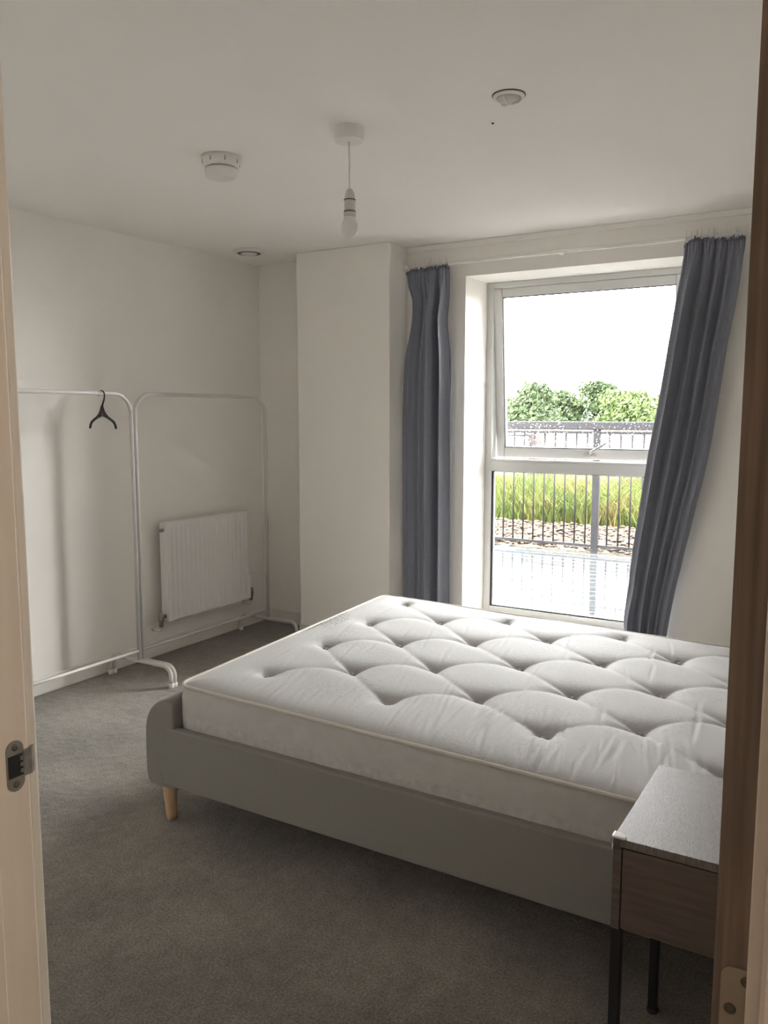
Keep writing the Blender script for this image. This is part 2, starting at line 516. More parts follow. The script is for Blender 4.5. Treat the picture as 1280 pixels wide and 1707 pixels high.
# thin cornice line where ceiling meets the window wall
tag(MB().box((CX1, YW - .012, H - .03), (XR_, YW, H)).build('trim_1', M['ceiling'], bevel=0.004), 'slim white cornice strip above the window wall', 'trim', kind='structure')

# ------------------------------------------------------------------ window
win = thing('window_1', (-1.437, REV, WZ0), 'white window with open top-hung sash over a fixed lower pane', 'window', kind='structure')
F = 0.042
TZ0, TZ1 = 1.054, 1.128                       # transom
y0, y1 = REV, REV + .07
w = MB()
w.box((WX0, y0, WZ0), (WX0 + F, y1, WZ1)); w.box((WX1 - F, y0, WZ0), (WX1, y1, WZ1))
w.box((WX0 + F, y0, WZ1 - .036), (WX1 - F, y1, WZ1)); w.box((WX0 + F, y0, WZ0), (WX1 - F, y1, WZ0 + .04))
w.build('outer_frame', M['upvc'], win, bevel=0.004)
MB().box((WX0 + F, y0 - .012, TZ0), (WX1 - F, y1, TZ1 - .012)).build('transom', M['upvc'], win, bevel=0.004)
MB().box((WX0 + F, y0 - .018, TZ1 - .012), (WX1 - F, y1 - .02, TZ1)).build('transom_lip', M['upvc'], win, bevel=0.003)
# fixed lower pane
gx0, gx1, gz0, gz1 = WX0 + F, WX1 - F, WZ0 + .04, TZ0
w = MB(); g = .007
w.box((gx0, y0 + .012, gz0), (gx0 + g + .004, y0 + .03, gz1)); w.box((gx1 - g, y0 + .012, gz0), (gx1, y0 + .03, gz1))
w.box((gx0, y0 + .012, gz0), (gx1, y0 + .03, gz0 + g)); w.box((gx0, y0 + .012, gz1 - .004), (gx1, y0 + .03, gz1))
w.build('gasket', M['gasket'], win)
MB().box((gx0 + .004, y0 + .020, gz0 + .004), (gx1 - .004, y0 + .026, gz1 - .002)).build('lower_pane', M['glass'], win)
# opening sash: hinged along the top, bottom pushed outward
SX0, SX1, SZ0, SZ1 = WX0 + F - .004, WX1 - F + .004, TZ1 + .004, WZ1 - .037
ang = math.radians(4.6)
def sash_pt(x, y, z):
    dz = z - SZ1; dy = y - (REV + .01)
    return (x, REV + .01 + dy * math.cos(ang) - dz * math.sin(ang), SZ1 + dz * math.cos(ang) + dy * math.sin(ang))
def sash_box(w, a, b_):
    x0, ya, z0 = a; x1, yb, z1 = b_
    w.hexa([sash_pt(*p) for p in ((x0,ya,z0),(x1,ya,z0),(x1,yb,z0),(x0,yb,z0),(x0,ya,z1),(x1,ya,z1),(x1,yb,z1),(x0,yb,z1))])
SW = .054; s0, s1 = REV + .002, REV + .062
w = MB()
sash_box(w, (SX0, s0, SZ0), (SX0 + SW, s1, SZ1)); sash_box(w, (SX1 - SW, s0, SZ0), (SX1, s1, SZ1))
sash_box(w, (SX0 + SW, s0, SZ1 - .05), (SX1 - SW, s1, SZ1)); sash_box(w, (SX0 + SW, s0, SZ0), (SX1 - SW, s1, SZ0 + .058))
sash = w.build('sash', M['upvc'], win, bevel=0.004)
px0, px1, pz0, pz1 = SX0 + SW, SX1 - SW, SZ0 + .058, SZ1 - .05
w = MB(); g = .005
sash_box(w, (px0, s0 + .008, pz0), (px0 + g, s0 + .026, pz1)); sash_box(w, (px1 - g, s0 + .008, pz0), (px1, s0 + .026, pz1))
sash_box(w, (px0, s0 + .008, pz0), (px1, s0 + .026, pz0 + g)); sash_box(w, (px0, s0 + .008, pz1 - g), (px1, s0 + .026, pz1))
w.build('gasket', M['gasket'], sash)
w = MB(); sash_box(w, (px0 + .002, s0 + .018, pz0 + .002), (px1 - .002, s0 + .024, pz1 - .002))
w.build('upper_pane', M['glass'], sash)
# rain specks on the outer face of the open sash
w = MB()
for i in range(1500):
    x = rnd.uniform(px0 + .01, px1 - .01); z = pz0 + (pz1 - pz0) * rnd.random() ** 1.6
    r = rnd.uniform(.0012, .0028)
    c = sash_pt(x, s0 + .0245, z)
    i0 = len(w.v)
    for k in range(5):
        a = 2 * PI * k / 5
        w.v.append((c[0] + r * math.cos(a), c[1], c[2] + r * math.sin(a)))
    w.v.append((c[0], c[1] + r * .6, c[2]))
    for k in range(5):
        w.face((i0 + k, i0 + (k + 1) % 5, i0 + 5), True)
    w.face([i0 + k for k in range(5)][::-1])
tag(w.build('rain_drops', M['water'], sash), 'fine rain specks on the upper pane', kind='stuff')
# handle at the middle of the sash's bottom rail
hx = -1.425
hc = sash_pt(hx, s0 - .006, SZ0 + .028)
w = MB(); sash_box(w, (hx - .032, s0 - .008, SZ0 + .018), (hx + .034, s0, SZ0 + .038))
w.tube([hc, (hc[0] + .002, hc[1] - .03, hc[2] + .004)], .009, 12)
p0 = Vector((hc[0] + .002, hc[1] - .03, hc[2] + .004))
w.tube([p0, p0 + Vector((.03, -.006, .022)), p0 + Vector((.11, -.004, .072))], [.009, .0075, .006], 10)
w.build('handle', M['chrome'], sash)

# ------------------------------------------------------------------ doorway: lining, architrave, door leaf
lin = thing('trim_2', (DX0, .56, 0), 'pale painted door lining on the latch side with strike plate', 'door frame', kind='structure')
MB().box((DX0 - .03, .495, 0), (DX0, YN, DZ)).build('lining', M['jamb'], lin, bevel=0.003, seg=3)
MB().box((DX0 - .075, YN, 0), (DX0 - .004, YN + .016, DZ + .06)).build('architrave', M['trim'], lin, bevel=0.004, seg=3)
MB().box((DX0 - .075, .479, 0), (DX0 - .008, .495, DZ + .06)).build('hall_architrave', M['jamb'], lin, bevel=0.004, seg=3)
MB().box((DX0, .515, 0), (DX0 + .012, .566, DZ)).build('door_stop', M['jamb'], lin, bevel=0.002)
# strike plate: rounded ends, square box cut, curved lip over the edge
xs = DX0 + .0006
zc, yc = .968, .600
def rounded(yc, zc, hw, hh, r, n=6):
    out = []
    for cx_, cz_, a0 in ((yc + hw - r, zc + hh - r, 0), (yc - hw + r, zc + hh - r, 90), (yc - hw + r, zc - hh + r, 180), (yc + hw - r, zc - hh + r, 270)):
        for k in range(n + 1):
            a = math.radians(a0 + 90 * k / n)
            out.append((cx_ + r * math.cos(a), cz_ + r * math.sin(a)))
    return out
strike = MB().prism(rounded(yc, zc, .012, .032, .0115), lambda p, q, t: (t, p, q), DX0 - .001, DX0 + .0012).build('strike_plate', M['strike'], lin)
MB().box((DX0 + .0012, yc - .010, zc - .014), (DX0 + .0018, yc + .010, zc + .014)).build('bolt_hole', M['black_plastic'], strike)
w = MB()
for k in (-1, 0, 1):
    w.box((DX0 + .0018, yc + .006, zc + k * .008 - .0025), (DX0 + .0026, yc + .0105, zc + k * .008 + .0025))
w.build('tooth', M['strike'], strike)
lip = MB()
lip.prism([(DX0 + .0012, yc + .011), (DX0 + .0012, YN + .003), (DX0 - .004, YN + .010), (DX0 - .006, YN + .008), (DX0 - .001, YN), (DX0 - .001, yc + .011)], lambda p, q, t: (p, q, t), zc - .017, zc + .017)
lip.build('lip', M['dull_chrome'], strike)
for sz in (.0235, -.0235):
    MB().lathe((DX0 + .0012, yc, zc + sz), [(.0042, 0), (.0042, .0004), (.002, .0007)], 16, 'x').build('screw', M['screw'], strike)

lin2 = thing('trim_3', (DX1, .56, 0), 'pale painted door lining on the hinge side at the frame edge', 'door frame', kind='structure')
MB().box((DX1, .50, 0), (DX1 + .03, YN, DZ)).build('lining', M['jamb'], lin2, bevel=0.002, seg=3)
MB().box((DX1 + .009, .483, 0), (DX1 + .085, .50, DZ + .06)).build('hall_architrave', M['jamb'], lin2, bevel=0.003)
MB().box((DX1 + .006, YN, 0), (DX1 + .085, YN + .016, DZ + .06)).build('architrave', M['trim'], lin2, bevel=0.003)
hd = thing('trim_4', ((DX0 + DX1) / 2, .56, DZ), 'pale painted head lining over the doorway', 'door frame', kind='structure')
MB().box((DX0 - .03, .50, DZ), (DX1 + .03, YN, DZ + .03)).build('lining', M['jamb'], hd)
MB().box((DX0 - .075, YN, DZ + .006), (DX1 + .085, YN + .016, DZ + .076)).build('architrave', M['trim'], hd)

door = thing('door_1', (-.065, 1.03, 0.01), 'bedroom door standing open, brown timber edge with hinge facing the hall', 'door', kind='structure')
DY = .645
MB().box((-.0868, DY + .008, .01), (-.0428, DY + .815, 2.03)).build('leaf', M['trim'], door, bevel=0.002)
MB().box((-.0868, DY, .01), (-.0428, DY + .008, 2.03)).build('edge_lipping', M['oak'], door)
hin = MB().prism(rounded(-.063, .925, .018, .05, .008), lambda p, q, t: (p, t, q), DY - .0014, DY + .001).build('hinge_leaf', M['brass'], door)
for sx, sz in ((-.0625, .966), (-.0735, .9405), (-.0625, .91), (-.0735, .885)):
    s = MB().lathe((sx, DY - .0014, sz), [(.0046, 0), (.0046, -.0004), (.0028, -.0009)], 18, 'y').build('screw', M['screw'], hin)

# ------------------------------------------------------------------ radiator
RX = XL + .10                                  # front face
RY0, RY1, RZ0, RZ1 = 3.342, 4.062, .212, .778
rad = thing('radiator', (RX - .03, 3.70, .17), 'white ribbed panel radiator on the wall behind the clothes rack', 'radiator')
n_rib = 19
def rib_x(s):
    ph = (s * n_rib) % 1.0
    d = min(ph, 1 - ph)                       # 0 at groove centre
    return -0.009 * (1 - smooth01(min(1, d / .20)))
def rad_front(s, t):
    ed = min(t / .05, (1 - t) / .05, 1.0, s / .02, (1 - s) / .02)
    k = smooth01((ed - .75) / .25)
    return (RX + rib_x(s) * k, lerp(RY0, RY1, s), lerp(RZ0, RZ1, t))
w = MB(); w.grid(rad_front, n_rib * 10, 40)
w.build('front_panel', M['rad'], rad)
MB().box((RX - .062, RY0 + .012, RZ0 + .012), (RX - .054, RY1 - .012, RZ1 - .012)).build('back_panel', M['rad'], rad)
MB().box((RX - .055, RY0, RZ0), (RX - .0005, RY0 + .006, RZ1)).build('side_panel', M['rad'], rad, bevel=.001)
MB().box((RX - .055, RY1 - .006, RZ0), (RX - .0005, RY1, RZ1)).build('side_panel', M['rad'], rad, bevel=.001)
w = MB()
w.box((RX - .055, RY0, RZ1 - .004), (RX - .0005, RY1, RZ1 + .002))
w.build('top_grille', M['rad'], rad, bevel=.001)
MB().box((RX - .050, RY0 + .006, RZ0), (RX - .006, RY1 - .006, RZ0 + .004)).build('bottom_rail', M['grey_line'], rad)
for yb in (RY0 + .14, RY1 - .14):
    MB().box((XL, yb - .02, RZ0 + .05), (RX - .062, yb + .02, RZ1 - .05)).build('wall_bracket', M['rad'], rad)
# bleed plug, lockshield valve, thermostatic valve
MB().tube([(RX - .028, RY0 + .002, RZ1 - .04), (RX - .028, RY0 - .016, RZ1 - .04)], .011, 14).build('bleed_plug', M['dull_chrome'], rad)
lv = MB().tube([(RX - .028, RY0 + .002, RZ0 + .030), (RX - .028, RY0 - .035, RZ0 + .030)], .012, 14)
lv.lathe((RX - .028, RY0 - .035, RZ0 - .030), [(.010, 0), (.013, .004), (.013, .03), (.016, .034), (.016, .06), (.011, .066), (.011, .085), (.008, .088)], 16)
lvo = lv.build('lockshield_valve', M['dull_chrome'], rad)
MB().tube(bend([(RX - .028, RY0 - .035, RZ0 - .028), (RX - .028, RY0 - .035, RZ0 - .052), (XL, RY0 - .035, RZ0 - .052)], .015), .0075, 12).build('pipe', M['rad'], lvo)
tv = MB().tube([(RX - .028, RY1 - .002, RZ0 + .030), (RX - .028, RY1 + .035, RZ0 + .030)], .012, 14)
tv.lathe((RX - .028, RY1 + .035, RZ0 - .025), [(.010, 0), (.013, .004), (.013, .03), (.017, .034), (.017, .062), (.014, .066), (.014, .085)], 16)
tvo = tv.build('valve_body', M['dull_chrome'], rad)
MB().tube(bend([(RX - .028, RY1 + .035, RZ0 - .022), (RX - .028, RY1 + .035, RZ0 - .045), (XL, RY1 + .035, RZ0 - .045)], .015), .0075, 12).build('pipe', M['rad'], tvo)
w = MB().lathe((RX - .028, RY1 + .035, RZ0 + .060), [(.014, 0), (.019, .004), (.0195, .03), (.021, .034), (.021, .075), (.017, .086), (.006, .089)], 24)
w.build('thermostat_head', M['white_plastic'], tvo)

# ------------------------------------------------------------------ clothes racks
def rack(y0, y1, label, xr):
    t = thing('clothes_rack', (xr, (y0 + y1) / 2, 0), label, 'clothes rack', 'white tubular clothes racks along the left wall')
    R = .0105; Z = 1.497
    path = bend([(xr, y0, .115), (xr, y0, Z), (xr, y1, Z), (xr, y1, .115)], .105, 12)
    MB().tube(path, R, 14).build('hanging_frame', M['white_metal'], t)
    MB().tube([(xr, y0, .163), (xr, y1, .163)], .0075, 12).build('lower_rod', M['white_metal'], t)
    for yy in (y0, y1):
        p = bend([(xr - .225, yy, 0.004), (xr - .225, yy, .108), (xr + .225, yy, .108), (xr + .225, yy, 0.004)], .075, 10)
        ft = MB().tube(p, R, 14).build('foot', M['white_metal'], t)
        for sx in (-.225, .225):
            MB().lathe((xr + sx, yy, 0), [(.012, 0), (.0135, .002), (.0135, .022), (.0118, .024)], 16).build('foot_cap', M['white_plastic'], ft)
    return t
rack(2.985, 4.025, 'white clothes rack standing in front of the radiator', -3.27)
rack(1.925, 2.958, 'white clothes rack nearest the doorway, holding a black hanger', -3.268)

# hanger, hooked over the nearer rack's top rail
hg_p = Vector((-3.268, 2.778, 1.497))
hg = thing('clothes_hanger', hg_p, 'small black plastic hanger hooked over the clothes rack rail', 'hanger')
los = Vector((-.763, .647, 0))                # rail-side orientation of the hanger's plane
ca, sa = math.cos(math.radians(27)), math.sin(math.radians(27))
hd_ = Vector((-(los.x * ca - los.y * sa), -(los.x * sa + los.y * ca), 0)).normalized()     # points to the near arm
def hp(u, z): return hg_p + hd_ * u + Vector((0, 0, z))
hook = []
for k in range(13):
    a = math.radians(190 - 205 * k / 12)
    hook.append(hp(.030 * math.cos(a), -.010 + .0215 * math.sin(a)))
hook += [hp(.024, -.032), hp(.010, -.050), hp(.002, -.066), hp(0, -.09)]
MB().tube(hook, [.0028] * 4 + [.0035] * 9 + [.0038, .0042, .0048, .006], 10).build('hook', M['black_plastic'], hg)
def arm(sgn):
    pts = [hp(0.0, -.104), hp(.03 * sgn, -.110), hp(.06 * sgn, -.120), (hp(.095 * sgn, -.133)), hp(.116 * sgn, -.144), hp(.127 * sgn, -.158), hp(.132 * sgn, -.172)]
    return MB().tube(pts, [.0085, .0075, .0068, .0065, .0062, .006, .0055], 10).build('arm', M['black_plastic'], hg)
arm(1); arm(-1)
# flared triangular neck
nrm = hd_.cross(Vector((0, 0, 1)))
w = MB()
poly = [(-.006, -.060), (.006, -.060), (.020, -.085), (.034, -.098), (.058, -.113), (.045, -.122), (0, -.112), (-.045, -.122), (-.058, -.113), (-.034, -.098), (-.020, -.085)]
w.prism(poly, lambda p, q, t: hp(p, q) + nrm * t, -.0035, .0035)
w.build('neck', M['black_plastic'], hg, bevel=.001)

# ------------------------------------------------------------------ ceiling fittings
pend = thing('pendant_lamp', (-1.595, 2.431, 1.99), 'white pendant cord with bare opal bulb hanging from the ceiling', 'pendant lamp')
PX, PY = -1.595, 2.431
MB().lathe((PX, PY, H - .046), [(.044, 0), (.049, .004), (.050, .03), (.051, .046)], 36).build('ceiling_rose', M['white_plastic'], pend, bevel=.001)
cordp = [(PX, PY, H - .044), (PX + .0005, PY, 2.28), (PX + .0035, PY, 2.24), (PX + .002, PY, 2.20), (PX + .003, PY, 2.14)]
MB().tube(cordp, .0034, 10).build('cord', M['white_plastic'], pend)
HX = PX + .003
hold = MB().lathe((HX, PY, 2.060), [(.0205, 0), (.0205, .015), (.0185, .016), (.0185, .055), (.018, .060), (.0155, .075), (.010, .088), (.006, .092)], 28).build('lamp_holder', M['holder'], pend)
for zz in (2.076, 2.114):
    MB().lathe((HX, PY, zz), [(.0192, 0), (.0202, .001), (.0202, .0028), (.0192, .004)], 28).build('ring', M['grey_line'], hold)
MB().lathe((HX - .001, PY, 1.990), [(.001, 0), (.010, .0015), (.019, .006), (.0265, .015), (.030, .028), (.0295, .040), (.0265, .050), (.0215, .058), (.0195, .066), (.0195, .074)], 32).build('bulb', M['bulb'], pend)

SX, SY = -2.18, 2.452
sm = thing('smoke_detector', (SX, SY, H - .075), 'round white two-tier smoke detector left of the pendant lamp', 'smoke detector')
MB().lathe((SX, SY, H - .040), [(.058, 0), (.066, .004), (.070, .016), (.072, .040)], 48).build('base', M['white_plastic'], sm)
MB().lathe((SX, SY, H - .044), [(.054, 0), (.054, .005)], 48).build('vent_gap', M['grey_line'], sm)
MB().lathe((SX, SY, H - .079), [(.010, 0), (.044, .001), (.054, .006), (.060, .018), (.061, .030), (.058, .036)], 48).build('cover', M['white_plastic'], sm)
for k in range(8):
    a = 2 * PI * k / 8 + .25
    c = Vector((SX + .0695 * math.cos(a), SY + .0695 * math.sin(a), H - .022)); d = Vector((-math.sin(a), math.cos(a), 0))
    w = MB()
    w.tube([c - d * .007 + Vector((0, 0, -.006)), c - d * .007 + Vector((0, 0, .010))], .0016, 6)
    w.build('slot', M['grey_line'], sm)

VX, VY = -3.26, 3.893
vt = thing('ceiling_vent', (VX, VY, H - .02), 'round white air valve in the ceiling corner above the radiator', 'vent')
MB().lathe((VX, VY, H - .012), [(.064, .006), (.068, -.004), (.084, -.004), (.092, .002), (.094, .012)], 44).build('rim', M['white_plastic'], vt)
MB().lathe((VX, VY, H - .0168), [(.069, 0), (.069, .004), (.060, .005)], 44).build('throat', M['grey_line'], vt)
MB().lathe((VX, VY, H - .023), [(.002, 0), (.030, .0005), (.046, .003), (.050, .008), (.046, .012)], 44).build('disc', M['white_plastic'], vt)

QX, QY = -1.024, 2.44
sp = thing('ceiling_sprinkler', (QX, QY, H - .03), 'small round recessed chrome and white ceiling fitting right of the pendant lamp', 'ceiling fitting')
MB().lathe((QX, QY, H - .010), [(.036, .002), (.039, 0), (.046, .002), (.048, .006), (.048, .010)], 40).build('rim', M['white_plastic'], sp)
MB().lathe((QX, QY, H - .0035), [(.0485, 0), (.0505, .001), (.0505, .0035)], 40).build('shadow_ring', M['grey_line'], sp)
MB().lathe((QX, QY, H - .022), [(.001, 0), (.02, .001), (.031, .006), (.037, .014)], 32).build('cover', M['holder'], sp)
for k in range(3):
    a = 2 * PI * k / 3 + .5
    p = Vector((QX, QY, H - .012)); d = Vector((math.cos(a), math.sin(a), 0))
    MB().tube([p + d * .036, p + d * .030 + Vector((0, 0, -.008)), p + d * .012 + Vector((0, 0, -.014))], .0028, 8).build('bracket', M['white_plastic'], sp)
tag(MB().lathe((-1.162, 2.637, H - .004), [(.002, 0), (.004, .001), (.0045, .004)], 12).build('ceiling_hook_stub', M['grey_line']), 'tiny grey mark on the ceiling just below the round chrome fitting', 'mark')

# ------------------------------------------------------------------ curtain rail and curtains
RYL, RZL = 4.235, 2.226
rail = thing('curtain_rail', (-1.48, RYL, RZL), 'slim white plastic curtain track above the window', 'curtain rail')
MB().tube(bend([(-2.400, YW, RZL), (-2.400, RYL, RZL), (-.555, RYL, RZL), (-.555, YW, RZL)], .03), .0085, 10).build('track', M['white_plastic'], rail)
MB().box((-2.398, RYL - .003, RZL - .004), (-.557, RYL + .003, RZL + .012)).build('track_fin', M['white_plastic'], rail)
for x in (-2.25, -1.48, -.70):
    MB().box((x - .012, RYL, RZL - .006), (x + .012, YW, RZL + .016)).build('bracket', M['white_plastic'], rail)
def gliders(x0, x1, n, drop):
    for i in range(n):
        x = lerp(x0, x1, (i + .5) / n) + rnd.uniform(-.006, .006)
        w = MB()
        w.tube([(x, RYL - .008, RZL + .018 + rnd.uniform(0, .022)), (x, RYL - .012, RZL), (x + .002, RYL - .016, RZL - .014 - drop(x))], .0042, 8)
        ring = [(x + .002 + .0065 * math.cos(a), RYL - .016, RZL - .018 - drop(x) + .0075 * math.sin(a)) for a in [2 * PI * k / 10 for k in range(10)]]
        w.tube(ring, .0019, 6, closed=True)
        w.build('glider_hook', M['white_plastic'], rail)
gliders(-2.385, -2.10, 12, lambda x: .016 * max(0, (-2.25 - x) / .13) ** 1.5)
gliders(-.865, -.575, 12, lambda x: .02 * max(0, (-.80 - x) / .07))

def spline(rows, z):
    """rows sorted by z descending: (z, a, b, y)"""
    if z >= rows[0][0]: return rows[0][1:]
    for i in range(len(rows) - 1):
        if rows[i][0] >= z >= rows[i+1][0]:
            t = (rows[i][0] - z) / (rows[i][0] - rows[i+1][0])
            p0 = rows[max(i-1, 0)][1:]; p1 = rows[i][1:]; p2 = rows[i+1][1:]; p3 = rows[min(i+2, len(rows)-1)][1:]
            return [0.5 * (2*b_ + (c - a)*t + (2*a - 5*b_ + 4*c - d)*t*t + (3*b_ - a - 3*c + d)*t**3) for a, b_, c, d in zip(p0, p1, p2, p3)]
    return rows[-1][1:]

def curtain(label, rows, folds, seed, top_fn, z_bot, amp=.052, extra=None):
    zt = rows[0][0]
    t = thing('curtain', ((rows[0][1] + rows[0][2]) / 2, RYL, z_bot), label, 'curtain', 'taupe grey curtains at the window')
    NU, NV = 220, 150
    def cloth(s, v):
        z = lerp(zt, z_bot, v ** 1.15)
        xl, xr, yl, yr = spline(rows, z)
        y = lerp(yl, yr, smooth01(s))
        fade = smooth01((v - .005) / .16)     # gathered heading opens into deep folds
        # folds drift slowly on the way down
        ss = s + .018 * noise.noise(Vector((s * 3, z * .9, seed)))
        ph = 0
        d = 0; dx = 0
        for (c, wd, a) in folds:
            q = (ss - c) / wd
            e = math.exp(-q * q)
            d += a * e
            dx += -a * q * e * 0.35
        deep = d * amp * (0.35 + .65 * fade)
        gather = .0055 * math.sin(2 * PI * 15 * s + 2 * noise.noise(Vector((s * 9, seed, 1)))) * (1 - fade)
        wob = .010 * noise.noise(Vector((s * 5, z * 1.3, seed + 4))) * fade
        x = lerp(xl, xr, s) + dx * amp * fade
        yy = y - deep - gather - wob
        zz = z
        if v < .06:
            zz = z + top_fn(s) * (1 - v / .06)
        p = [x, yy, zz]
        if extra: extra(p, s, v)
        return p
    w = MB(); w.grid(cloth, NU, NV)
    o = w.build('cloth', M['curtain'], t, solid=.0022)
    # darker heading tape, ruffled along the top edge
    def tape(s, v):
        p = cloth(s, .004)
        rf = .0055 * math.sin(2 * PI * 24 * s + seed) + .014 * noise.noise(Vector((s * 30, seed, 2)))
        return (p[0] + .003 * math.sin(2 * PI * 31 * s), p[1] - .003 + (-.004 + rf) * (1 - v), p[2] + (.010 + rf) * (1 - v) - .006 * v)
    w = MB(); w.grid(tape, NU, 4)
    w.build('heading_tape', M['curtain_edge'], t, solid=.0015)
    return t

rows_l = [(2.200, -2.372, -2.104, 4.215, 4.215), (2.120, -2.362, -2.103, 4.215, 4.215), (2.035, -2.334, -2.106, 4.215, 4.215), (1.905, -2.338, -2.117, 4.215, 4.215), (1.70, -2.380, -2.095, 4.215, 4.215),
          (1.36, -2.396, -2.093, 4.215, 4.215), (.90, -2.394, -2.090, 4.215, 4.215), (.36, -2.388, -2.090, 4.215, 4.215), (.03, -2.388, -2.09, 4.215, 4.215)]
folds_l = [(.02, .05, .2), (.17, .055, .75), (.29, .025, -.35), (.40, .05, .55), (.60, .11, 1.55), (.735, .020, -1.05), (.85, .05, .9), (.97, .03, -.2)]
curtain('taupe grey curtain hanging straight beside the white pier', rows_l, folds_l, 3.0,
        lambda s: -.018 * max(0, 1 - s / .35) ** 1.4 + .006 * math.sin(s * 9), .03)
rows_r = [(2.205, -.858, -.588, 4.215, 4.215), (2.12, -.862, -.594, 4.215, 4.215), (1.93, -.888, -.611, 4.21, 4.21), (1.71, -.916, -.643, 4.205, 4.205), (1.425, -.953, -.673, 4.205, 4.205),
          (1.19, -.992, -.704, 4.22, 4.21), (.915, -1.036, -.758, 4.27, 4.22), (.625, -1.083, -.816, 4.33, 4.24), (.45, -1.112, -.850, 4.40, 4.25), (.27, -1.127, -.874, 4.45, 4.26), (.192, -1.12, -.880, 4.46, 4.26)]
folds_r = [(.02, .04, .3), (.17, .085, 1.25), (.31, .028, -.6), (.43, .06, .9), (.535, .022, -.6), (.63, .045, .7), (.72, .02, -.5), (.80, .05, .75), (.93, .045, .45)]
def bunch(p, s, v):
    k = smooth01((v - .86) / .12)
    if k > 0:
        p[1] -= k * .030 * math.exp(-((s - .35) / .22) ** 2) * (1 + .6 * math.sin(12 * s + 26 * v))
        p[0] -= k * .02 * math.exp(-((s - .1) / .2) ** 2)
        p[2] += k * .012 * math.sin(9 * s + 1.2)
        p[2] = max(p[2], WZ0 + .006)
cr = curtain('taupe grey curtain leaning aside with its hem thrown on the sill', rows_r, folds_r, 11.0,
        lambda s: -.020 * max(0, 1 - s / .2) ** 1.2 + .008 * math.sin(s * 7) - .012 * max(0, (s - .8) / .2), .192, amp=.050, extra=bunch)
# hem lying on the sill
def hem(u, v):
    x = lerp(-1.215, -1.02, u)
    y = lerp(4.40, 4.53, v)
    return (x, y, WZ0 + .008 + .034 * math.sin(PI * v) * smooth01(u / .5) * (1 + .35 * math.sin(9 * u + 3 * v)) + .006 * math.sin(14 * u))
w = MB(); w.grid(hem, 40, 24)
w.build('hem_fold', M['curtain'], cr, solid=.004)

# ------------------------------------------------------------------ unseen hallway fill lamp, added to warm the door lining and near corners
m_, nt_, b_ = new_mat('warm_fill_light_glow')
b_.inputs['Emission Color'].default_value = (1.0, 0.78, 0.58, 1)
b_.inputs['Emission Strength'].default_value = 7.5
M['glow'] = m_
hl = thing('added_hall_fill_light', (.75, .22, H - .09), 'unseen round opal fill lamp added on the hallway ceiling', 'ceiling light')
MB().lathe((.75, .22, H - .03), [(.15, 0), (.155, .004), (.155, .03)], 40).build('base', M['white_plastic'], hl)
MB().lathe((.75, .22, H - .095), [(.004, 0), (.06, .004), (.11, .018), (.14, .042), (.148, .065)], 40).build('diffuser', M['glow'], hl)

# ------------------------------------------------------------------ bed frame
e1 = Vector((1, 0, 0)); e2 = Vector((-.066, .9978, 0))
BO = Vector((-2.100, 1.911, 0))
def bed(u, v, z): return BO + e1 * u + e2 * v + Vector((0, 0, z))
BL, BW = 2.17, 1.605
bd = thing('bed_frame', bed(BL / 2, BW / 2, 0), 'pale grey upholstered bed frame with low rounded footboard on wooden legs', 'bed')
def bbox(w, a, b_):
    u0, v0, z0 = a; u1, v1, z1 = b_
    w.hexa([bed(*p) for p in ((u0,v0,z0),(u1,v0,z0),(u1,v1,z0),(u0,v1,z0),(u0,v0,z1),(u1,v0,z1),(u1,v1,z1),(u0,v1,z1))])
    return w
# footboard: thick padded roll, curved over at the top outside
prof = [(0.020, .134), (0.006, .145), (0.0, .17), (-.002, .24), (0.0, .32)]
for k in range(1, 11):
    a = PI / 2 * k / 10
    prof.append((.112 * (1 - math.cos(a)) , .32 + .128 * math.sin(a)))
prof += [(.128, .446), (.136, .436), (.138, .42), (.138, .136), (.132, .134)]
w = MB()
ns = 40
vs_ = [0.0, .004, .012, .03] + [lerp(.05, BW - .05, k / 20) for k in range(21)] + [BW - .03, BW - .012, BW - .004, BW]
sc_ = {0.0: .90, .004: .955, .012: .985, BW - .012: .985, BW - .004: .955, BW: .90}
cu, cz = .07, .29
n = len(prof)
for v in vs_:
    k = sc_.get(v, 1.0)
    for p, q in prof:
        w.v.append(tuple(bed(cu + (p - cu) * k, v, cz + (q - cz) * (1 - (1 - k) * .45))))
for i in range(len(vs_) - 1):
    for k in range(n):
        l = (k + 1) % n
        w.face((i*n + k, i*n + l, (i+1)*n + l, (i+1)*n + k), True)
w.face(list(range(n))[::-1]); w.face([(len(vs_) - 1) * n + k for k in range(n)])
w.build('footboard', M['bed'], bd)
bbox(MB(), (.080, -.006, .149), (BL, .034, .352)).build('side_rail', M['bed'], bd, bevel=.008, seg=3)
bbox(MB(), (.080, BW - .034, .142), (BL, BW + .006, .352)).build('side_rail', M['bed'], bd, bevel=.008, seg=3)
bbox(MB(), (BL, -.01, .142), (BL + .07, BW + .01, 1.0)).build('headboard', M['bed'], bd, bevel=.03, seg=4)
for k in range(13):
    u = lerp(.18, BL - .10, k / 12)
    bbox(MB(), (u - .03, .036, .215), (u + .03, BW - .036, .230)).build('slat', M['leg_wood'], bd)
def leg(u, v, du, dv):
    a = bed(u, v, .146); b_ = bed(u + du, v + dv, 0.0)
    w = MB(); m_ = 6
    w.tube([a.lerp(b_, k / m_) for k in range(m_ + 1)], [lerp(.026, .0175, k / m_) for k in range(m_ + 1)], 20)
    w.build('leg', M['leg_wood'], bd)
leg(.062, .050, .006, .002); leg(.062, BW - .05, .006, -.002); leg(BL - .08, .05, 0, 0); leg(BL - .08, BW - .05, 0, 0)

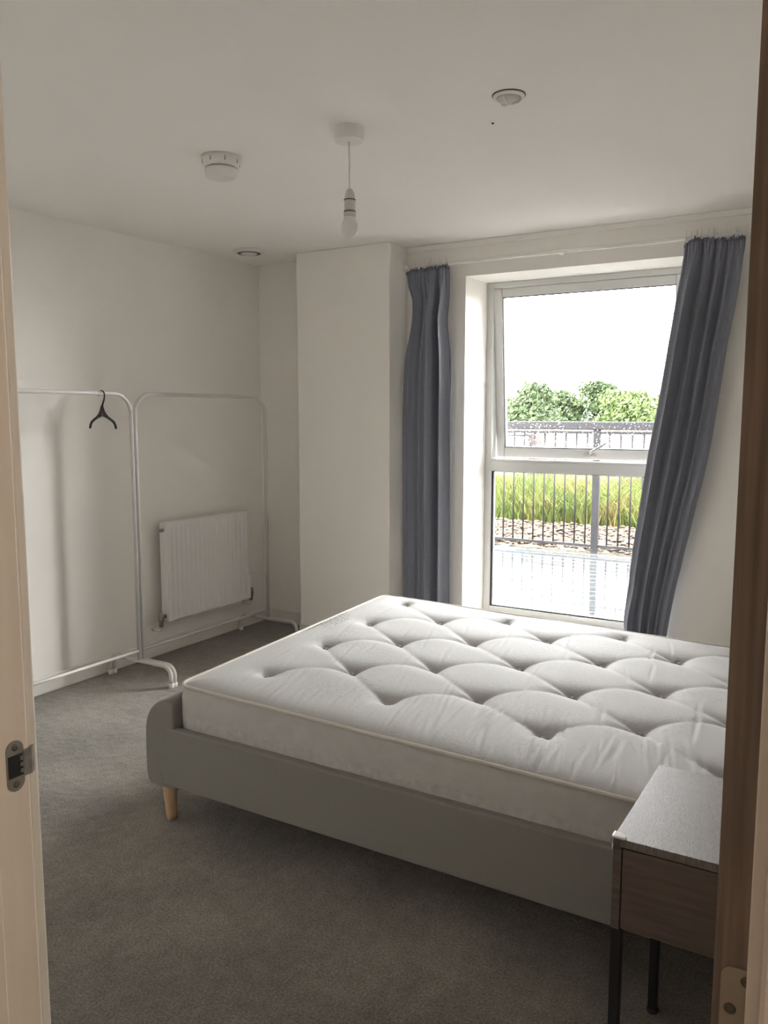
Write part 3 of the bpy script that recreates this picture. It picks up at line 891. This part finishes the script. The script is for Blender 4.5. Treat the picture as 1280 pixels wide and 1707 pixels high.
# ------------------------------------------------------------------ mattress
A = Vector((-1.970, 1.950, 0))
m1 = Vector((1, -.006, 0))
MLn, MWd = 2.0, 1.535
m2 = Vector((-.074, .9973, 0))
def ZE(u): return .492 - .017 * u
def mpt(u, v, z): return A + m1 * u + m2 * v + Vector((0, 0, z))
tufts = []
for i in range(8):
    u = .190 + .2525 * i
    vv = [.262 + .384 * k for k in range(4)] if i % 2 == 0 else [.453 + .384 * k for k in range(3)]
    for v in vv:
        tufts.append((u + rnd.uniform(-.012, .012), v - .012 + rnd.uniform(-.014, .014), i))
segs = []
for i, a in enumerate(tufts):
    for b_ in tufts[i + 1:]:
        if abs(a[2] - b_[2]) == 1 and abs(a[1] - b_[1]) < .27:
            segs.append((a, b_))
wr = []
for k in range(260):
    u = rnd.uniform(.05, 1.98); v = rnd.choice([rnd.uniform(.0, .30), rnd.uniform(.0, .30), rnd.uniform(.25, 1.5)])
    strong = .25 + .75 * smooth01((u - .55) / .7)
    wr.append((u, v, rnd.uniform(.06, .16), rnd.uniform(.0015, .0040) * strong, rnd.uniform(-.30, .05), rnd.uniform(.0045, .0075)))
from collections import defaultdict
def cell(x, y): return (int(x // .15), int(y // .15))
wr_grid = defaultdict(list)
for q in wr:
    cx_, cy_ = cell(q[0], q[1])
    for i in (-1, 0, 1):
        for j in (-1, 0, 1):
            wr_grid[(cx_ + i, cy_ + j)].append(q)
sg_grid = defaultdict(list)
for a, b_ in segs:
    mx_, my_ = (a[0] + b_[0]) / 2, (a[1] + b_[1]) / 2
    cx_, cy_ = cell(mx_, my_)
    for i in range(-2, 3):
        for j in range(-2, 3):
            sg_grid[(cx_ + i, cy_ + j)].append((a, b_))
def top_h(u, v):
    ed = min(u, MLn - u, v, MWd - v)
    base = ZE(u) + .019 * (1 - math.exp(-max(ed, 0) / .035)) + .004 * noise.noise(Vector((u * 2.2, v * 2.2, 5)))
    dt = min((u - t[0]) ** 2 + (v - t[1]) ** 2 for t in tufts) ** .5
    h = -.026 * math.exp(-(dt / .042) ** 1.15)
    cr_ = 0
    c = cell(u, v)
    for a, b_ in sg_grid[c]:
        ax, ay = a[0], a[1]; bx, by = b_[0], b_[1]
        dx, dy = bx - ax, by - ay
        L2 = dx * dx + dy * dy
        t = ((u - ax) * dx + (v - ay) * dy) / L2
        if -.05 < t < 1.05:
            bow = .026 * math.sin(PI * t)                      # creases sag in an arc
            d = abs((u - ax) * dy - (v - ay) * dx) / math.sqrt(L2) if False else abs(((u - ax) * dy - (v - ay) * dx) / math.sqrt(L2) + bow * (1 if dy > 0 else -1))
            dep = .0030 + .0125 * (abs(t - .5) * 2) ** 1.6
            cr_ = max(cr_, dep * math.exp(-(d / .019) ** 1.15))
    # pull creases from the outer tufts to the border
    h -= cr_
    for (wu, wv, ln, dp, sl, wd) in wr_grid[c]:
        q = (v - wv) / ln
        if abs(q) < 1.6:
            d = (u - wu) - sl * (v - wv)
            if abs(d) < .03:
                h -= dp * math.exp(-q * q * 1.5) * math.exp(-(d / wd) ** 2)
                h += .5 * dp * math.exp(-q * q * 1.5) * math.exp(-((d - wd * 2) / (wd * 1.6)) ** 2)
    k = 1 - math.exp(-max(ed, 0) / .03)
    return base + h * k
RC = .045
def plan(u, v):
    """square corners -> rounded corners"""
    for cu_, su in ((RC, -1), (MLn - RC, 1)):
        for cv_, sv in ((RC, -1), (MWd - RC, 1)):
            du, dv = (u - cu_) * su, (v - cv_) * sv
            if du > 0 and dv > 0:
                a, b_ = du / RC, dv / RC
                return cu_ + su * RC * a * math.sqrt(1 - b_*b_/2), cv_ + sv * RC * b_ * math.sqrt(1 - a*a/2)
    return u, v
mt = thing('mattress', mpt(MLn / 2, MWd / 2, .236), 'off-white tufted king mattress with damask border, lying on the grey bed frame', 'mattress')
NU, NV = 420, 230
w = MB()
def top_fn(i, j):
    u, v = plan(i * MLn, j * MWd)
    return mpt(u, v, top_h(u, v))
w.grid(top_fn, NU, NV)
w.build('quilted_top', M['ticking'], mt)
# border loop
loop = []
for i in range(0, NU, 2): loop.append(plan(i / NU * MLn, 0))
for j in range(0, NV, 2): loop.append(plan(MLn, j / NV * MWd))
for i in range(NU, 0, -2): loop.append(plan(i / NU * MLn, MWd))
for j in range(NV, 0, -2): loop.append(plan(0, j / NV * MWd))
NL = len(loop)
def outn(k):
    a = loop[k - 1]; b_ = loop[(k + 1) % NL]
    d = Vector((b_[0] - a[0], b_[1] - a[1], 0)); d.normalize()
    return d.y, -d.x
w = MB()
zs = [(0.0, -.003), (.012, .004), (.04, .010), (.09, .012), (.14, .010), (.19, .006), (.225, .003), (.244, -.004)]
for dz, of in zs:
    for k, (u, v) in enumerate(loop):
        nx, ny = outn(k)
        zt_ = ZE(u)
        wv = .0025 * noise.noise(Vector((u * 9, v * 9, dz * 9)))
        w.v.append(tuple(mpt(u + nx * (of + wv), v + ny * (of + wv), lerp(zt_, .236, dz / .244))))
w2 = MB(); w2.v = list(w.v)
for r in range(len(zs) - 1):
    t_ = w if r < 3 else w2
    for k in range(NL):
        l = (k + 1) % NL
        t_.face((r*NL + k, r*NL + l, (r+1)*NL + l, (r+1)*NL + k), True)
w2.face([(len(zs) - 1) * NL + k for k in range(NL)])
w.v = w.v[:4 * NL]
w2.v = w2.v[3 * NL:]; w2.f = [tuple(i - 3 * NL for i in f_) for f_ in w2.f]
w.build('border', M['mattress_side'], mt)
tag(w2.build('damask_border', M['damask_side'], mt), 'crinkled damask lower border')
w = MB()
w.tube([mpt(u + outn(k)[0] * .003, v + outn(k)[1] * .003, ZE(u) + .002 + .0015 * noise.noise(Vector((u * 6, v * 6, 3)))) for k, (u, v) in enumerate(loop)], .0058, 8, closed=True)
w.build('piping', M['piping'], mt)
w = MB()
w.tube([mpt(u + outn(k)[0] * .003, v + outn(k)[1] * .003, .246) for k, (u, v) in enumerate(loop)], .0055, 8, closed=True)
w.build('piping', M['piping'], mt)
# felt tufts: one looped rosette in every dimple
for (u, v, _) in tufts:
    z = top_h(u, v) + .012
    c = mpt(u, v, z)
    w = MB()
    w.lathe(c + Vector((0, 0, -.002)), [(.009, -.010), (.011, 0), (.011, .003), (.006, .005), (.001, .0055)], 10)
    for k in range(3):
        a = PI * k / 3 + rnd.random()
        d = Vector((math.cos(a), math.sin(a), 0)) * .011
        w.tube([c - d + Vector((0, 0, .001)), c - d * .4 + Vector((0, 0, .0065)), c + d * .4 + Vector((0, 0, .0065)), c + d + Vector((0, 0, .001))], .0018, 5)
    w.build('tuft', M['tuft'], mt)
# faint printed label with lines of small script at the foot end
w = MB()
def stroke(u0, v0, u1, v1, th):
    n_ = 5
    base = len(w.v)
    L = math.hypot(u1 - u0, v1 - v0) or 1
    nx, ny = -(v1 - v0) / L * th, (u1 - u0) / L * th
    for k in range(n_ + 1):
        t = k / n_
        u, v = lerp(u0, u1, t), lerp(v0, v1, t)
        for s in (-1, 1):
            uu, vv = u + nx * s, v + ny * s
            w.v.append(tuple(mpt(uu, vv, top_h(uu, vv) + .0022)))
    for k in range(n_):
        w.face((base + 2*k, base + 2*k + 1, base + 2*k + 3, base + 2*k + 2), True)
for row, (uu, v0, v1, th) in enumerate(((.022, .78, 1.12, .0055), (.050, .84, 1.08, .0026), (.075, .82, 1.06, .0024), (.098, .88, 1.00, .0024))):
    v = v0
    while v < v1:
        ln = rnd.uniform(.010, .032)
        stroke(uu + rnd.uniform(-.002, .002), v, uu + rnd.uniform(-.002, .002), min(v + ln, v1), th * rnd.uniform(.5, 1))
        v += ln + rnd.uniform(.005, .012)
tag(w.build('printed_label', M['print'], mt), 'faint grey printed lettering')

# ------------------------------------------------------------------ bedside table
TX0, TX1, TY0, TY1, TT = -.390, .060, 1.497, 1.878, .599
tb = thing('bedside_table', ((TX0 + TX1) / 2, (TY0 + TY1) / 2, 0), 'dark brown woodgrain bedside table on black metal legs beside the bed', 'bedside table')
MB().box((TX0, TY0, TT - .016), (TX1, TY1, TT)).build('table_top', M['table_top'], tb, bevel=.0012)
MB().box((TX0, TY0 + .002, TT - .184), (TX0 + .016, TY1, TT - .016)).build('side_panel', M['table_wood'], tb, bevel=.001)
MB().box((TX1 - .016, TY0 + .002, TT - .184), (TX1, TY1, TT - .016)).build('side_panel', M['table_wood'], tb, bevel=.001)
MB().box((TX0 + .016, TY1 - .012, TT - .184), (TX1 - .016, TY1, TT - .016)).build('back_panel', M['table_wood'], tb)
MB().box((TX0 + .016, TY0 + .012, TT - .184), (TX1 - .016, TY1 - .012, TT - .168)).build('base_panel', M['table_wood'], tb)
dr = MB().box((TX0 + .018, TY0 + .004, TT - .182), (TX1 - .018, TY0 + .018, TT - .020)).build('drawer', M['table_wood'], tb, bevel=.001)
MB().box((TX0 + .03, TY0 + .018, TT - .165), (TX1 - .03, TY1 - .03, TT - .155)).build('drawer_bottom', M['table_wood'], dr)
for lx in (TX0 + .010, TX1 - .010):
    for ly in (TY0 + .014, TY1 - .014):
        l_ = MB().box((lx - .010, ly - .010, .004), (lx + .010, ly + .010, TT - .184)).build('leg', M['black_metal'], tb, bevel=.0015)
        MB().lathe((lx, ly, 0), [(.013, 0), (.014, .002), (.014, .008), (.011, .010)], 16).build('foot_pad', M['black_plastic'], l_)
# glossy corner guard: rounded cap wrapped over the front corner, shallow skirts down both faces
w = MB()
pr = [(0, 0)]
cg = Vector((TX0 - .002, TY0 - .002, 0))
outline = [(0, 0), (.024, 0), (.0265, .004), (.026, .010), (.020, .016), (.012, .020), (.006, .022), (0, .021)]
w.prism(outline, lambda p, q, t: (cg.x + p, cg.y + q, t), TT + .0002, TT + .0048)
tag(w.build('corner_guard', M['corner_guard'], tb, bevel=.0014, seg=3), 'clear glossy corner guard')
sk = MB().box((cg.x, cg.y - .001, TT - .020), (cg.x + .022, cg.y + .0006, TT + .0004))
sk.box((cg.x - .001, cg.y + .001, TT - .020), (cg.x + .0006, cg.y + .020, TT + .0004))
sk.build('clear_skirt', M['glass'], tb)

# ------------------------------------------------------------------ outside: deck, railing, gravel, grass, wall, trees
ZD = .20
deck = thing('deck', (-2.0, 5.9, ZD), 'wet grey board terrace outside the window', 'deck', kind='structure')
MB().box((-9, YW + .42, ZD - .16), (6, 7.12, ZD - .03)).build('deck_base', M['deck_base'], deck)
bwid, gap = .130, .014
first = None
k = 0
y = YW + .425
while y + bwid < 7.13:
    if first is None:
        first = MB().box((-9, y, ZD - .028), (6, y + bwid, ZD)).build('plank', M['deck'], deck, bevel=.004)
        yb0 = y
    else:
        c = first.copy(); col.objects.link(c); c.parent = deck
        c.location = (rnd.uniform(-.2, .2), y - yb0, rnd.uniform(-.0012, .0012))
        c.rotation_euler = (rnd.uniform(-.0002, .0002), 0, 0)
    y += bwid + gap
    k += 1
YR = 7.02
rl = thing('railing', (-2.08, YR, ZD), 'dark grey metal balustrade with upright bars around the terrace', 'railing')
MB().box((-8, YR - .035, 1.262), (5.5, YR + .035, 1.328)).build('handrail', M['rail_metal'], rl, bevel=.006)
MB().box((-8, YR - .012, 1.226), (5.5, YR + .012, 1.245)).build('top_rail', M['rail_metal'], rl)
MB().box((-8, YR - .014, ZD + .045), (5.5, YR + .014, ZD + .068)).build('bottom_rail', M['rail_metal'], rl)
for x in (-7.28, -5.55, -3.82, -2.078, -.34, 1.40, 3.14):
    MB().box((x - .030, YR - .02, ZD - .02), (x + .030, YR + .02, 1.264)).build('post', M['rail_metal'], rl, bevel=.003)
bal = None
x = -7.9
while x < 5.4:
    near_post = min(abs(x - q) for q in (-7.28, -5.55, -3.82, -2.078, -.34, 1.40, 3.14))
    if near_post > .06:
        if bal is None:
            bal = MB().tube([(x, YR, ZD + .06), (x, YR, 1.232)], .0075, 8).build('baluster', M['rail_metal'], rl); bx0 = x
        else:
            c = bal.copy(); col.objects.link(c); c.parent = rl; c.location = (x - bx0, 0, 0)
    x += .0956
# gravel strip
tag(MB().box((-10, 7.13, ZD - .2), (7, 12.4, ZD - .015)).build('ground', M['podium']), 'brown soil bed beyond the terrace', 'ground', kind='structure')
w = MB()
ico = [(0, 0, .62), (.85, 0, .1), (.26, .8, .15), (-.7, .5, .05), (-.7, -.5, .12), (.26, -.8, .05), (0, 0, -.5)]
icf = [(0,1,2),(0,2,3),(0,3,4),(0,4,5),(0,5,1),(6,2,1),(6,3,2),(6,4,3),(6,5,4),(6,1,5)]
for i in range(9000):
    x = rnd.uniform(-7.0, 2.5); y = 7.13 + 1.45 * rnd.random()
    s = rnd.uniform(.018, .045)
    a = rnd.uniform(0, 2 * PI); ca_, sa_ = math.cos(a), math.sin(a)
    tz = rnd.uniform(-.5, .5)
    z = ZD + rnd.uniform(-.012, .030)
    i0 = len(w.v)
    st = rnd.uniform(.6, 1.0)
    for (p, q, r) in ico:
        p *= 1.25; q *= st
        r2 = r + tz * p * .5
        w.v.append((x + s * (p * ca_ - q * sa_), y + s * (p * sa_ + q * ca_), z + s * r2 * .8))
    for f_ in icf: w.face([i0 + q for q in f_])
tag(w.build('pebbles', M['stone']), 'loose tan pebbles in a strip behind the railing', 'gravel', kind='stuff')
# meadow grass
w = MB()
for i in range(42000):
    x = rnd.uniform(-7.5, 2.5); y = 8.68 + 2.0 * rnd.random() ** 1.15 + .08 * noise.noise(Vector((x * 1.3, 0, 0)))
    h = rnd.uniform(.12, .50) * (.55 + .45 * smooth01((y - 8.5) / .8)) * (1 + .35 * noise.noise(Vector((x * .9, y, 3))))
    a = rnd.uniform(0, 2 * PI); wd = rnd.uniform(.005, .011)
    lx, ly = rnd.uniform(-.75, .75) * h, rnd.uniform(-.6, .6) * h
    dx, dy = wd * math.cos(a), wd * math.sin(a)
    i0 = len(w.v)
    w.v += [(x - dx, y - dy, ZD - .01), (x + dx, y + dy, ZD - .01), (x + dx * .7 + lx * .35, y + dy * .7 + ly * .35, ZD + h * .6), (x - dx * .7 + lx * .35, y - dy * .7 + ly * .35, ZD + h * .6), (x + lx, y + ly, ZD + h)]
    w.face((i0, i0 + 1, i0 + 2, i0 + 3), True); w.face((i0 + 3, i0 + 2, i0 + 4), True)
tag(w.build('meadow_grass', M['grass']), 'tall yellow-green grass behind the pebble strip', 'grass', kind='stuff')
# pale wall with coping and a grey cabinet in front of it
bw = thing('garden_wall', (-3, 11.4, ZD - .1), 'pale pinkish rendered wall behind the grass', 'wall')
MB().box((-11, 11.3, ZD - .1), (8, 11.5, 1.205)).build('render_face', M['rendered_wall'], bw)
for k in range(10):
    MB().box((-11 + 1.9 * k + .004, 11.26, 1.205), (-11 + 1.9 * (k + 1) - .004, 11.54, 1.245)).build('coping_stone', M['coping'], bw, bevel=.004)
gc = thing('utility_cabinet', (-4.78, 10.98, ZD - .1), 'blue-grey utility cabinet standing against the pale wall', 'cabinet')
MB().box((-5.25, 10.8, ZD - .02), (-4.30, 11.2, 1.10)).build('body', M['cabinet_grey'], gc, bevel=.01)
MB().box((-5.28, 10.76, 1.10), (-4.27, 11.24, 1.135)).build('lid', M['coping'], gc, bevel=.006)
for x in (-5.23, -4.765):
    dd = MB().box((x, 10.785, ZD + .03), (x + .445, 10.80, 1.07)).build('cabinet_door', M['cabinet_grey'], gc, bevel=.004)
    MB().box((x + .39, 10.77, .62), (x + .41, 10.785, .74)).build('handle', M['coping'], dd)
# far field and trees
tag(MB().box((-120, 14, -4.2), (80, 160, -4.0)).build('field', M['lawn']), 'distant green field below the trees', 'field', kind='structure')
def tree(x, y, top, rx, leafmat, label, seed, clumps=16):
    r_ = random.Random(seed)
    t = thing('tree', (x, y, -4), label, 'tree', 'row of trees beyond the wall')
    base = -4
    MB().tube([(x, y, base), (x + .1, y, base + 2), (x, y, top - 1.8)], [.28, .2, .07], 8).build('trunk', M['trunk'], t)
    w = MB()
    for c in range(clumps):
        a = r_.uniform(0, 2 * PI); rr = math.sqrt(r_.random())
        hz = r_.random()
        lim = math.sqrt(max(.05, 1 - (hz * 1.02 - .12) ** 2)) if hz > .12 else .8
        cx_ = x + math.cos(a) * rr * rx * lim; cy_ = y + math.sin(a) * rr * rx * lim * .8
        cz_ = lerp(-1.2, top - .55, hz) if c else top - .55
        if c == 0: cx_, cy_ = x + r_.uniform(-.4, .4), y
        cr2 = r_.uniform(.7, 1.35)
        for k in range(280):
            d = Vector((r_.gauss(0, 1), r_.gauss(0, 1), r_.gauss(0, 1))).normalized() * cr2 * r_.random() ** .33
            d.z *= .75
            p = Vector((cx_, cy_, cz_)) + d
            if p.z > top: continue
            s = r_.uniform(.08, .16)
            u = Vector((r_.gauss(0, 1), r_.gauss(0, 1), r_.gauss(0, 1))).normalized()
            q = u.orthogonal().normalized()
            q2 = u.cross(q)
            i0 = len(w.v)
            w.v += [tuple(p - q * s * 1.4), tuple(p + q2 * s * .7), tuple(p + q * s * 1.4), tuple(p - q2 * s * .7)]
            w.face((i0, i0 + 1, i0 + 2, i0 + 3))
    w.build('crown', leafmat, t)
trees = [(-31.5, 62, 2.6, 2.6, 'leaf_a', 'light green tree at the far left of the row beyond the wall'),
         (-27.5, 60, 2.7, 2.5, 'leaf_a', 'yellow-green tree second from the left beyond the wall'),
         (-24.6, 58, 2.65, 2.3, 'leaf_a', 'pale yellow-green tree just inside the window frame'),
         (-22.6, 61, 3.75, 1.5, 'leaf_b', 'slim dark tree with a lone bushy tuft rising above the row'),
         (-20.4, 60, 3.15, 2.2, 'leaf_b', 'broad dark green tree left of the pointed tree'),
         (-17.8, 60, 3.75, 1.7, 'leaf_b', 'pointed dark green tree, tallest in the middle of the row'),
         (-15.2, 59, 3.05, 2.3, 'leaf_a', 'rounded light green tree right of the pointed tree'),
         (-12.6, 60, 2.9, 2.4, 'leaf_a', 'light green tree partly behind the leaning curtain'),
         (-9.0, 61, 3.0, 2.6, 'leaf_b', 'dark green tree hidden behind the leaning curtain'),
         (-5.0, 60, 2.9, 2.8, 'leaf_a', 'light green tree at the far right of the row')]
for i, (x, y, top, rx, lm, lab) in enumerate(trees):
    y = (52, 62, 72)[i % 3]; x *= y / 60; top = 1.4 + (top - 1.4) * y / 60
    tree(x, y, top, rx, M[lm], lab, 40 + i, 34)
